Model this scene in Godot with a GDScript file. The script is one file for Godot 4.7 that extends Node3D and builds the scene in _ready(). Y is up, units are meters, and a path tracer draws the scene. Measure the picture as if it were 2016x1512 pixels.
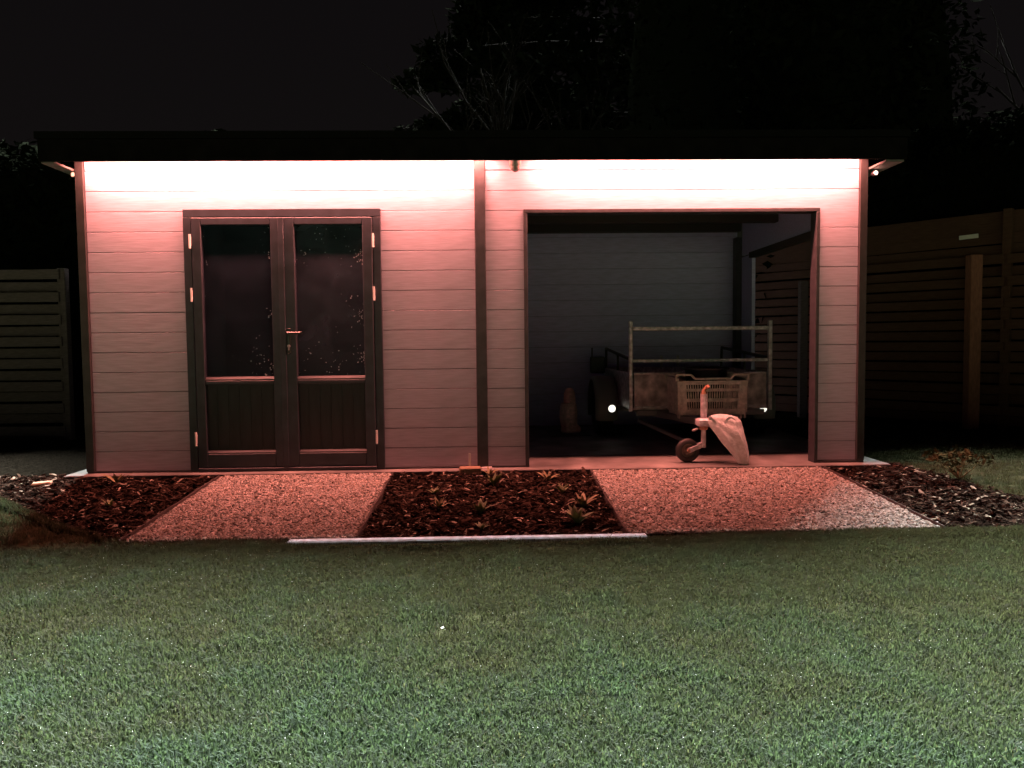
extends Node3D
# A garden shed at night: two LED strips under the eave, an open bay with a trailer, gravel paths, bark beds and lawn.

const UNIT := 0.151            # cladding pitch
var rng := RandomNumberGenerator.new()
var noise := FastNoiseLite.new()
var noise2 := FastNoiseLite.new()
var names := {}
var M := {}

# ------------------------------------------------------------------ helpers
func numbered(called: String) -> String:
	var n: int = names.get(called, 0)
	names[called] = n + 1
	return called if n == 0 else "%s_%03d" % [called, n]

func thing(called: String, label: String, category: String, at := Vector3.ZERO, turn := 0.0, group := "") -> Node3D:
	var o := Node3D.new()
	o.name = numbered(called)
	o.position = at
	o.rotation.y = turn
	add_child(o, true)
	tag(o, label, category, group)
	return o

func tag(o: Node, label: String, category := "", group := "", kind := "") -> void:
	if label: o.set_meta("label", label)
	if category: o.set_meta("category", category)
	if group: o.set_meta("group", group)
	if kind: o.set_meta("kind", kind)

func begin() -> SurfaceTool:
	var st := SurfaceTool.new()
	st.begin(Mesh.PRIMITIVE_TRIANGLES)
	st.set_smooth_group(-1)
	return st

func obj(called: String, st: SurfaceTool, m: Material, parent: Node = self) -> MeshInstance3D:
	st.generate_normals()
	var o := MeshInstance3D.new()
	o.mesh = st.commit()
	o.material_override = m
	o.name = numbered(called) if parent == self else called
	parent.add_child(o, true)
	return o

func tri(st: SurfaceTool, a: Vector3, b: Vector3, c: Vector3) -> void:
	st.add_vertex(a); st.add_vertex(b); st.add_vertex(c)

func quad(st: SurfaceTool, a: Vector3, b: Vector3, c: Vector3, d: Vector3) -> void:
	tri(st, a, b, c); tri(st, a, c, d)

# box in a frame: centre, half sizes along the basis columns, chamfer b
func cbox(st: SurfaceTool, t: Transform3D, h: Vector3, b := 0.0) -> void:
	st.set_smooth_group(-1)
	if b <= 0.0:
		for ax in 3:
			for s in [-1.0, 1.0]:
				var n := Vector3.ZERO; n[ax] = s
				var u := Vector3.ZERO; u[(ax + 1) % 3] = 1
				var v := Vector3.ZERO; v[(ax + 2) % 3] = 1
				var p := [n * h - u * h - v * h, n * h + u * h - v * h, n * h + u * h + v * h, n * h - u * h + v * h]
				if s > 0: p.reverse()
				quad(st, t * p[0], t * p[1], t * p[2], t * p[3])
		return
	# chamfered: three points per corner
	var P := {}
	for i in 8:
		var s := Vector3(1 if i & 1 else -1, 1 if i & 2 else -1, 1 if i & 4 else -1)
		for ax in 3:
			var q := h - Vector3(b, b, b)
			q[ax] = h[ax]
			P[i * 3 + ax] = t * (q * s)
	var c0: Vector3 = t.origin
	var face := func(l: Array):
		var a: Vector3 = P[l[0]]; var bb: Vector3 = P[l[1]]; var c: Vector3 = P[l[2]]
		var flip := (bb - a).cross(c - a).dot((a + bb + c) / 3.0 - c0) > 0
		for k in range(1, l.size() - 1):
			if flip: tri(st, P[l[0]], P[l[k + 1]], P[l[k]])
			else: tri(st, P[l[0]], P[l[k]], P[l[k + 1]])
	for ax in 3:
		var u := 1 << ((ax + 1) % 3)
		var v := 1 << ((ax + 2) % 3)
		for s in [0, 1 << ax]:
			face.call([s * 3 + ax, (s | u) * 3 + ax, (s | u | v) * 3 + ax, (s | v) * 3 + ax])
	for ax in 3:
		var e := 1 << ax
		var u := (ax + 1) % 3
		var v := (ax + 2) % 3
		for k in 4:
			var s := (1 << u if k & 1 else 0) | (1 << v if k & 2 else 0)
			face.call([s * 3 + u, s * 3 + v, (s | e) * 3 + v, (s | e) * 3 + u])
	for i in 8:
		face.call([i * 3, i * 3 + 1, i * 3 + 2])

# axis-aligned box from lo to hi
func bx(st: SurfaceTool, lo: Vector3, hi: Vector3, b := 0.0) -> void:
	cbox(st, Transform3D(Basis.IDENTITY, (lo + hi) / 2.0), (hi - lo) / 2.0, b)

func frame_to(d: Vector3, up := Vector3.UP) -> Basis:
	var z := d.normalized()
	if absf(z.dot(up)) > 0.99: up = Vector3.RIGHT
	var x := up.cross(z).normalized()
	return Basis(x, z.cross(x), z)

# rectangular bar from p to q, w across and h upward
func bar(st: SurfaceTool, p: Vector3, q: Vector3, w: float, hh: float, b := 0.0, up := Vector3.UP) -> void:
	cbox(st, Transform3D(frame_to(q - p, up), (p + q) / 2.0), Vector3(w / 2, hh / 2, (q - p).length() / 2), b)

func tube(st: SurfaceTool, p: Vector3, q: Vector3, r0: float, r1: float, n := 10, caps := true) -> void:
	var f := frame_to(q - p)
	st.set_smooth_group(1)
	for i in n:
		var a := TAU * i / n
		var b := TAU * (i + 1) / n
		var da := f.x * cos(a) + f.y * sin(a)
		var db := f.x * cos(b) + f.y * sin(b)
		quad(st, p + da * r0, q + da * r1, q + db * r1, p + db * r0)
	if caps:
		st.set_smooth_group(-1)
		for i in n:
			var a := TAU * i / n
			var b := TAU * (i + 1) / n
			var da := f.x * cos(a) + f.y * sin(a)
			var db := f.x * cos(b) + f.y * sin(b)
			tri(st, p, p + da * r0, p + db * r0)
			tri(st, q, q + db * r1, q + da * r1)

# lathe: profile of (radius, height along axis)
func lathe(st: SurfaceTool, at: Vector3, axis: Vector3, prof: Array, n := 24, from := 0.0, to := TAU) -> void:
	var f := frame_to(axis)
	st.set_smooth_group(1)
	for i in n:
		var a := from + (to - from) * i / n
		var b := from + (to - from) * (i + 1) / n
		var da := f.x * cos(a) + f.y * sin(a)
		var db := f.x * cos(b) + f.y * sin(b)
		for k in prof.size() - 1:
			var p: Vector2 = prof[k]
			var q: Vector2 = prof[k + 1]
			var p0 := at + f.z * p.y + da * p.x
			var p1 := at + f.z * p.y + db * p.x
			var q0 := at + f.z * q.y + da * q.x
			var q1 := at + f.z * q.y + db * q.x
			if p.x < 1e-5: tri(st, p0, q0, q1)
			elif q.x < 1e-5: tri(st, p0, q0, p1)
			else: quad(st, p0, q0, q1, p1)

# closed loft through rings of points
func loft(st: SurfaceTool, rings: Array, caps := true) -> void:
	st.set_smooth_group(1)
	for k in rings.size() - 1:
		var a: Array = rings[k]
		var b: Array = rings[k + 1]
		var n := a.size()
		for i in n:
			var j := (i + 1) % n
			quad(st, a[i], b[i], b[j], a[j])
	if caps:
		for e in [[rings[0], false], [rings[-1], true]]:
			var r: Array = e[0]
			var c := Vector3.ZERO
			for p in r: c += p
			c /= r.size()
			for i in r.size():
				var j := (i + 1) % r.size()
				if e[1]: tri(st, c, r[j], r[i])
				else: tri(st, c, r[i], r[j])

func lin(r: float, g: float, b: float, a := 1.0) -> Color:
	var c := Color(r, g, b).linear_to_srgb()
	c.a = a
	return c

func grey_noise(freq: float, lo: float, hi: float, seed_: int, oct := 4, size := 256, kind := FastNoiseLite.TYPE_SIMPLEX_SMOOTH) -> NoiseTexture2D:
	var t := NoiseTexture2D.new()
	t.width = size; t.height = size; t.seamless = true
	var n := FastNoiseLite.new()
	n.seed = seed_; n.frequency = freq; n.fractal_octaves = oct; n.noise_type = kind
	t.noise = n
	var g := Gradient.new()
	g.set_color(0, Color(lo, lo, lo)); g.set_color(1, Color(hi, hi, hi))
	t.color_ramp = g
	return t

func mat(c: Color, rough: float, metal := 0.0) -> StandardMaterial3D:
	var m := StandardMaterial3D.new()
	m.albedo_color = c
	m.roughness = rough
	m.metallic = metal
	m.cull_mode = BaseMaterial3D.CULL_DISABLED
	return m

func textured(m: StandardMaterial3D, tex: Texture2D, sc: Vector3, bump: Texture2D = null, depth := 0.1, world := false) -> StandardMaterial3D:
	m.albedo_texture = tex
	m.uv1_triplanar = true
	m.uv1_world_triplanar = world
	m.uv1_scale = sc
	if bump:
		m.heightmap_enabled = true
		m.heightmap_texture = bump
		m.heightmap_scale = depth
	return m

func scatter(called: String, mesh: Mesh, m: Material, where: Array, cols: Array, parent: Node = self) -> MultiMeshInstance3D:
	var mm := MultiMesh.new()
	mm.transform_format = MultiMesh.TRANSFORM_3D
	mm.use_colors = true
	mm.mesh = mesh
	mm.instance_count = where.size()
	for i in where.size():
		mm.set_instance_transform(i, where[i])
		mm.set_instance_color(i, cols[i])
	var o := MultiMeshInstance3D.new()
	o.multimesh = mm
	o.material_override = m
	o.name = numbered(called) if parent == self else called
	parent.add_child(o, true)
	o.set_meta("kind", "stuff")
	return o

func smooth(a: float, b: float, x: float) -> float:
	return smoothstep(a, b, x)

# ------------------------------------------------------------------ the lie of the land
func bed_left(z: float) -> float:       # edge of the left bed towards the lawn
	var pz := [-0.1, 0.05, 0.38, 0.73, 0.99, 1.29, 1.52, 1.68]
	var px := [-4.4, -4.1, -3.68, -3.3, -3.0, -2.64, -2.29, -2.05]
	for i in 7:
		if z <= pz[i + 1]:
			return lerpf(px[i], px[i + 1], clampf((z - pz[i]) / (pz[i + 1] - pz[i]), 0, 1))
	return -2.05

func bed_right(z: float) -> float:
	return 3.12 + 0.36 * z + 0.05 * sin(z * 5.0)

func plane_y(z: float) -> float:
	return -0.015 - 0.055 * z

func in_beds(x: float, z: float) -> bool:
	return z > 0.0 and z < 1.72 and x > bed_left(z) and x < bed_right(z)

func lawn_y(x: float, z: float) -> float:
	var y := -0.02 - 0.055 * clampf(z, 0.0, 7.0)
	y += 0.014 * noise.get_noise_2d(x * 60.0, z * 60.0)
	var dip := smooth(-1.25, -0.75, x) * (1.0 - smooth(0.7, 1.35, x))
	dip *= 1.0 - smooth(1.9, 3.0, z)
	var edge := smooth(1.2, 1.70, z)
	y -= edge * dip * 0.016
	if z < 0: y -= 0.02
	return y

# ------------------------------------------------------------------ build
func _ready() -> void:
	rng.seed = 20240
	noise.seed = 5; noise.frequency = 0.02; noise.fractal_octaves = 3
	noise2.seed = 11; noise2.frequency = 0.9; noise2.fractal_octaves = 3

	var cam := Camera3D.new()
	cam.name = "camera"
	cam.position = Vector3(0.0, 0.9696, 5.9365)
	cam.rotation_degrees = Vector3(-3.109, -1.624, -0.574)
	cam.fov = 53.02
	cam.near = 0.05
	cam.far = 400.0
	add_child(cam, true)
	cam.current = true

	var we := WorldEnvironment.new()
	we.name = "environment"
	var env := Environment.new()
	var sky := Sky.new()
	var sm := ProceduralSkyMaterial.new()
	sm.sky_top_color = lin(0.52, 0.42, 0.50)
	sm.sky_horizon_color = lin(0.90, 0.76, 0.68)
	sm.sky_curve = 0.2
	sm.ground_horizon_color = lin(0.5, 0.48, 0.46)
	sm.ground_bottom_color = lin(0.2, 0.2, 0.2)
	sm.sun_angle_max = 1.0
	sm.energy_multiplier = 1.0
	sky.sky_material = sm
	env.background_mode = Environment.BG_SKY
	env.sky = sky
	env.background_energy_multiplier = 0.0001
	env.tonemap_mode = Environment.TONE_MAPPER_LINEAR
	env.tonemap_exposure = 74.0
	env.sdfgi_enabled = true
	env.ssao_enabled = true
	env.ssil_enabled = true
	we.environment = env
	add_child(we, true)

	var sun := DirectionalLight3D.new()      # soft fill added behind the shed, replacing an unseen lamp near the viewer
	sun.name = "added_fill_glow"
	sun.light_energy = 0.5
	sun.light_color = Color(0.97, 1.0, 0.98)
	sun.light_angular_distance = 40.0
	sun.rotation_degrees = Vector3(-42.0, 180.0 - 13.0, 0.0)
	sun.shadow_enabled = true
	sun.sky_mode = DirectionalLight3D.SKY_MODE_LIGHT_ONLY
	add_child(sun, true)

	make_materials()
	ground()
	shed()
	lamps()
	fences()
	trees()
	trailer()
	bay_contents()
	path_bits()
	plants()
	grass()

func make_materials() -> void:
	var grain := grey_noise(0.03, 0.80, 1.0, 3, 5)
	var grain_b := grey_noise(0.05, 0.0, 1.0, 4, 5)
	var grain_soft := grey_noise(0.03, 0.88, 1.0, 3, 5)
	var blotch := grey_noise(0.012, 0.72, 1.0, 9, 4)
	M.clad = textured(mat(lin(0.50, 0.46, 0.575), 0.55), grain_soft, Vector3(0.6, 7.0, 3.0), grain_b, 0.05, true)
	M.clad_dark = mat(lin(0.10, 0.095, 0.10), 0.8)
	M.inner = textured(mat(lin(0.45, 0.43, 0.72), 0.6), grain_soft, Vector3(0.6, 5.0, 3.0), grain_b, 0.06, true)
	M.post = textured(mat(lin(0.030, 0.028, 0.030), 0.6), blotch, Vector3(3, 3, 3))
	M.trim = textured(mat(lin(0.052, 0.052, 0.062), 0.5), blotch, Vector3(3, 3, 3))
	M.door = textured(mat(lin(0.030, 0.038, 0.055), 0.5), blotch, Vector3(2, 2, 2), grain_b, 0.03)
	M.panel = textured(mat(lin(0.026, 0.027, 0.033), 0.6), blotch, Vector3(6, 0.7, 6))
	M.fascia = textured(mat(lin(0.008, 0.007, 0.007), 0.8), blotch, Vector3(2, 2, 2))
	M.fascia.metallic_specular = 0.08
	M.lip = mat(lin(0.03, 0.025, 0.024), 0.6)
	M.soffit = textured(mat(lin(0.13, 0.12, 0.115), 0.9), grain, Vector3(2, 2, 2))
	M.roof = mat(lin(0.006, 0.006, 0.006), 1.0)
	M.roof.metallic_specular = 0.05
	M.timber_dark = mat(lin(0.035, 0.030, 0.028), 0.8)
	M.white = mat(lin(0.75, 0.74, 0.72), 0.4)
	M.steel = textured(mat(lin(0.82, 0.76, 0.82), 0.45, 0.2), grey_noise(0.02, 0.6, 1.0, 21, 4), Vector3(3, 3, 3))
	M.black = mat(lin(0.018, 0.018, 0.018), 0.55)
	M.black_gloss = mat(lin(0.015, 0.015, 0.016), 0.25)
	M.concrete = textured(mat(lin(0.31, 0.29, 0.275), 0.75), grey_noise(0.008, 0.55, 1.0, 31, 5), Vector3(0.7, 0.7, 0.7), grey_noise(0.1, 0, 1, 32, 4), 0.12)
	M.screed = textured(mat(lin(0.24, 0.24, 0.26), 0.6), grey_noise(0.01, 0.5, 1.0, 33, 4), Vector3(0.8, 0.8, 0.8))
	var gl := mat(lin(0.022, 0.031, 0.046, 0.86), 0.2)
	gl.metallic_specular = 0.1
	gl.transparency = BaseMaterial3D.TRANSPARENCY_ALPHA
	gl.albedo_texture = grey_noise(0.009, 0.7, 1.0, 41, 4)
	gl.uv1_triplanar = true
	gl.uv1_scale = Vector3(1.2, 1.2, 1.2)
	M.glass = gl
	var gl2: StandardMaterial3D = gl.duplicate()
	gl2.albedo_color = lin(0.046, 0.060, 0.082, 0.86)
	M.glass_hazy = gl2
	M.drop = mat(lin(0.9, 0.9, 0.9), 0.15)
	M.soil = textured(mat(lin(0.050, 0.052, 0.028), 0.95), grey_noise(0.02, 0.5, 1.0, 51, 5), Vector3(1.5, 1.5, 1.5), grey_noise(0.06, 0, 1, 52, 5), 1.0, true)
	M.shade_paint = textured(mat(lin(0.020, 0.016, 0.012), 1.0), grey_noise(0.03, 0.4, 1.0, 57, 5), Vector3(2, 2, 2), grey_noise(0.06, 0, 1, 58, 5), 1.2, true)  # darkness of unlit ground put into this near-black colour
	M.shade_paint.metallic_specular = 0.0
	M.bark = textured(mat(lin(0.022, 0.014, 0.011), 0.9), grey_noise(0.03, 0.4, 1.0, 53, 5), Vector3(2, 2, 2), grey_noise(0.06, 0, 1, 54, 5), 1.2, true)
	M.gravel = textured(mat(lin(0.22, 0.195, 0.18), 0.85), grey_noise(0.12, 0.45, 1.0, 55, 3), Vector3(2, 2, 2), grey_noise(0.12, 0, 1, 56, 3), 0.6, true)
	var inst := mat(Color.WHITE, 0.75)
	inst.vertex_color_use_as_albedo = true
	M.stones = inst
	inst.metallic_specular = 0.1
	M.soil.metallic_specular = 0.0
	M.bark.metallic_specular = 0.0
	M.gravel.metallic_specular = 0.1
	var chips: StandardMaterial3D = inst.duplicate()
	chips.roughness = 0.85
	chips.metallic_specular = 0.03
	M.chips = chips
	var gr: StandardMaterial3D = inst.duplicate()
	gr.roughness = 0.6
	gr.metallic_specular = 0.03
	gr.backlight_enabled = true
	gr.backlight = Color(0.85, 0.92, 0.72)
	M.grass = gr
	M.wood = textured(mat(lin(0.125, 0.068, 0.050), 0.9), grain, Vector3(1.0, 9.0, 1.0), grain_b, 0.1)
	M.wood_grey = textured(mat(lin(0.150, 0.115, 0.115), 0.9), grain, Vector3(1.0, 9.0, 1.0), grain_b, 0.1)
	M.wood.metallic_specular = 0.15
	M.wood_grey.metallic_specular = 0.15
	M.wood_brown = textured(mat(lin(0.34, 0.135, 0.095), 0.8), grain, Vector3(4.0, 1.0, 4.0), grain_b, 0.1)
	M.foliage = mat(lin(0.005, 0.006, 0.004), 1.0)
	M.foliage.metallic_specular = 0.0
	M.trunk = mat(lin(0.012, 0.010, 0.009), 1.0)
	M.trunk.metallic_specular = 0.05
	M.leaf = textured(mat(lin(0.17, 0.21, 0.09), 0.6), blotch, Vector3(9, 9, 9))
	M.leaf.backlight_enabled = true
	M.leaf.backlight = Color(0.3, 0.35, 0.15)
	M.leaf_dark = textured(mat(lin(0.075, 0.065, 0.030), 0.7), blotch, Vector3(9, 9, 9))
	M.leaf_dark.metallic_specular = 0.0
	M.leaf_dry = textured(mat(lin(0.30, 0.26, 0.13), 0.6), blotch, Vector3(9, 9, 9))
	M.plastic = textured(mat(lin(0.70, 0.62, 0.56), 0.5), blotch, Vector3(5, 5, 5))
	M.cloth = textured(mat(lin(0.64, 0.68, 0.68), 0.8), grey_noise(0.02, 0.78, 1.0, 61, 4), Vector3(5, 5, 5), grey_noise(0.03, 0, 1, 62, 4), 0.4)
	M.pink = textured(mat(lin(0.95, 0.64, 0.63), 0.55), blotch, Vector3(7, 7, 7), grey_noise(0.04, 0, 1, 63, 4), 0.4)
	M.pink_deep = textured(mat(lin(0.82, 0.46, 0.45), 0.55), blotch, Vector3(7, 7, 7))
	M.ply = textured(mat(lin(0.74, 0.64, 0.64), 0.6), grey_noise(0.012, 0.55, 1.0, 71, 5), Vector3(2, 2, 2))
	M.rust = mat(lin(0.42, 0.20, 0.12), 0.55)
	M.stone = textured(mat(lin(0.34, 0.24, 0.15), 0.85), blotch, Vector3(6, 6, 6), grain_b, 0.3)
	M.kerb = textured(mat(lin(0.64, 0.78, 0.90), 0.5), grey_noise(0.02, 0.7, 1.0, 73, 4), Vector3(3, 3, 3))
	M.edge_steel = mat(lin(0.09, 0.075, 0.07), 0.8)
	M.edge_steel.metallic_specular = 0.1

func strip(called: String, xa: Callable, xb: Callable, z0: float, z1: float, lift: float, rough: float, m: Material, nx := 60, nz := 50) -> MeshInstance3D:
	var st := begin()
	st.set_smooth_group(1)
	for j in nz:
		for i in nx:
			var p := []
			for c in [[0, 0], [0, 1], [1, 1], [1, 0]]:
				var z := lerpf(z0, z1, float(j + c[1]) / nz)
				var x := lerpf(xa.call(z), xb.call(z), float(i + c[0]) / nx)
				p.append(Vector3(x, plane_y(z) + lift + rough * noise2.get_noise_2d(x * 9.0, z * 9.0), z))
			quad(st, p[0], p[3], p[2], p[1])
	var o := obj(called, st, m)
	tag(o, "", "", "", "structure")
	return o

func ground() -> void:
	var gx := [-150.0, -60.0, -25.0, -12.0, -8.0]
	var x := -6.5
	while x <= 6.51: gx.append(x); x += 0.125
	gx.append_array([8.0, 12.0, 25.0, 60.0, 150.0])
	var gz := [-150.0, -60.0, -25.0, -12.0, -7.0, -5.0, -4.0, -3.0, -2.0, -1.0, -0.4]
	var z := 0.0
	while z <= 7.01: gz.append(z); z += 0.125
	gz.append_array([9.0, 14.0, 30.0, 80.0, 150.0])
	var st := begin()
	st.set_smooth_group(1)
	var f := func(a: float, b: float) -> Vector3:
		var y := lawn_y(a, b)
		if in_beds(a, b) or in_beds(a, b + 0.1): y -= 0.07
		if b < 0.05 and a > -3.3 and a < 3.2 and b > -3.2: y -= 0.05
		return Vector3(a, y, b)
	for j in gz.size() - 1:
		for i in gx.size() - 1:
			quad(st, f.call(gx[i], gz[j]), f.call(gx[i + 1], gz[j]), f.call(gx[i + 1], gz[j + 1]), f.call(gx[i], gz[j + 1]))
	tag(obj("lawn_ground", st, M.soil), "", "", "", "structure")

	strip("gravel_path", func(_z): return -2.03, func(_z): return -0.755, 0.11, 1.70, 0.0, 0.006, M.gravel)
	strip("gravel_path", func(_z): return 0.765, func(_z): return 2.545, 0.11, 1.70, 0.0, 0.006, M.gravel)
	strip("bark_bed", func(zz): return bed_left(zz), func(_z): return -2.05, -0.05, 1.70, -0.020, 0.03, M.bark)
	strip("bark_bed", func(_z): return -0.735, func(_z): return 0.745, 0.11, 1.70, -0.025, 0.03, M.bark)
	strip("bark_bed", func(_z): return 2.565, func(zz): return bed_right(zz), 0.02, 1.70, -0.025, 0.03, M.bark)

	# near-black ground sheet painting the shade between the end wall and the fence
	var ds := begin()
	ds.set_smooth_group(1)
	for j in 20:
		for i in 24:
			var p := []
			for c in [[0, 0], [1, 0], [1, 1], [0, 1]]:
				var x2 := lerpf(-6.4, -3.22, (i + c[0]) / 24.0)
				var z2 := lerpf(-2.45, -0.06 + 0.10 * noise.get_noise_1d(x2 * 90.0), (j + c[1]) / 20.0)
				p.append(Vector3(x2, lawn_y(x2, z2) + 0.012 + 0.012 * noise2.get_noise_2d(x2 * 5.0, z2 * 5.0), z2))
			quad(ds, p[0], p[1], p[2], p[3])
	tag(obj("painted_shade_patch", ds, M.shade_paint), "", "", "", "structure")

	# loose stones on the paths
	var stone := begin()
	stone.set_smooth_group(-1)
	var ico := []
	for lat in [[0.0, 1, 1.0], [0.9, 5, 0.45], [0.9, 5, -0.45], [0.0, 1, -1.0]]: ico.append(lat)
	var ring := func(r: float, y: float, off: float) -> Array:
		var a := []
		for k in 5: a.append(Vector3(r * cos(TAU * (k + off) / 5), y, r * sin(TAU * (k + off) / 5)))
		return a
	var ru: Array = ring.call(0.85, 0.42, 0.0)
	var rd: Array = ring.call(0.92, -0.40, 0.5)
	for k in 5:
		var l := (k + 1) % 5
		tri(stone, Vector3(0.1, 0.85, 0), ru[k], ru[l])
		tri(stone, ru[k], rd[k], ru[l])
		tri(stone, ru[l], rd[k], rd[l])
	stone.generate_normals()
	var smesh := stone.commit()
	var where := []
	var cols := []
	for path in [[-2.03, -0.755], [0.765, 2.545]]:
		var n := int((path[1] - path[0]) * 1.59 * 8600)
		for i in n:
			var px: float = rng.randf_range(path[0] + 0.008, path[1] - 0.008)
			var pz := rng.randf_range(0.115, 1.695)
			if rng.randf() < 0.012: px += rng.randfn(0.0, 0.05) + (0.06 if rng.randf() < 0.5 else -0.06)
			var s := rng.randf_range(0.0042, 0.0088) * (1.5 if rng.randf() < 0.06 else 1.0)
			var b := Basis.from_euler(Vector3(rng.randf_range(-0.5, 0.5), rng.randf() * TAU, rng.randf_range(-0.5, 0.5))).scaled_local(Vector3(s * rng.randf_range(0.8, 1.5), s * rng.randf_range(0.5, 0.9), s))
			where.append(Transform3D(b, Vector3(px, plane_y(pz) + 0.003 + rng.randf() * 0.006, pz)))
			var t := rng.randf_range(0.22, 0.48)
			if rng.randf() < 0.10: t = rng.randf_range(0.06, 0.14)
			if rng.randf() < 0.06: t = rng.randf_range(0.42, 0.55)
			var wv := rng.randf_range(-0.02, 0.05)
			cols.append(Color(t + wv, t * 0.97, t * 0.90 - wv * 0.5))
	tag(scatter("gravel_stones", smesh, M.stones, where, cols), "crushed pale gravel covering the two paths", "gravel", "", "stuff")

	# bark chips
	var chip := begin()
	chip.set_smooth_group(-1)
	var c := [Vector3(-1, 0, -0.35), Vector3(-0.2, 0.16, -0.5), Vector3(0.9, 0.03, -0.25), Vector3(1.0, 0.0, 0.2), Vector3(0.1, 0.2, 0.45), Vector3(-0.9, 0.04, 0.35)]
	var low := []
	for p in c: low.append(Vector3(p.x * 0.94, p.y - 0.16, p.z * 0.92))
	var mid := Vector3(0.0, 0.24, 0.0)
	for k in 6:
		var l := (k + 1) % 6
		tri(chip, mid, c[l], c[k])
		quad(chip, c[k], c[l], low[l], low[k])
	chip.generate_normals()
	var cmesh := chip.commit()
	where = []; cols = []
	for bed in 3:
		var n: int = [9000, 11500, 6500][bed]
		for i in n:
			var pz := rng.randf_range(0.0 if bed != 1 else 0.12, 1.69)
			var xa: float = [bed_left(pz) - 0.02, -0.73, 2.57][bed]
			var xb: float = [-2.055, 0.74, bed_right(pz) + 0.03][bed]
			if bed == 0 and pz < 0.12: xb = -3.22
			if bed == 2 and pz < 0.12: xa = 3.13
			var px := rng.randf_range(xa, xb)
			var s := rng.randf_range(0.007, 0.019)
			if rng.randf() < 0.10: s *= 1.7
			var b := Basis.from_euler(Vector3(rng.randf_range(-0.45, 0.45), rng.randf() * TAU, rng.randf_range(-0.5, 0.5))).scaled_local(Vector3(s * rng.randf_range(0.9, 1.9), s * rng.randf_range(0.6, 1.2), s * rng.randf_range(0.7, 1.1)))
			where.append(Transform3D(b, Vector3(px, plane_y(pz) - 0.012 + 0.03 * noise2.get_noise_2d(px * 9, pz * 9) + rng.randf() * 0.016, pz)))
			var t := 0.009 + 0.042 * pow(rng.randf(), 2.2)
			var col := Color(t * 1.25, t * 0.82, t * 0.62)
			if rng.randf() < 0.075:
				t = rng.randf_range(0.10, 0.34)
				col = Color(t, t * 0.86, t * 0.68)
			cols.append(col)
	tag(scatter("bark_mulch", cmesh, M.chips, where, cols), "dark bark chips covering the three planting beds", "mulch", "", "stuff")

func board_box(parent: Node, x0: float, x1: float, y0: float, y1: float, z0: float, z1: float, m: Material, called := "board") -> void:
	var st := begin()
	bx(st, Vector3(x0, y0, z0), Vector3(x1, y1, z1), 0.0018)
	obj(called, st, m, parent)

func part_box(parent: Node, called: String, lo: Vector3, hi: Vector3, m: Material, b := 0.0) -> MeshInstance3D:
	var st := begin()
	bx(st, lo, hi, b)
	return obj(called, st, m, parent)

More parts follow.
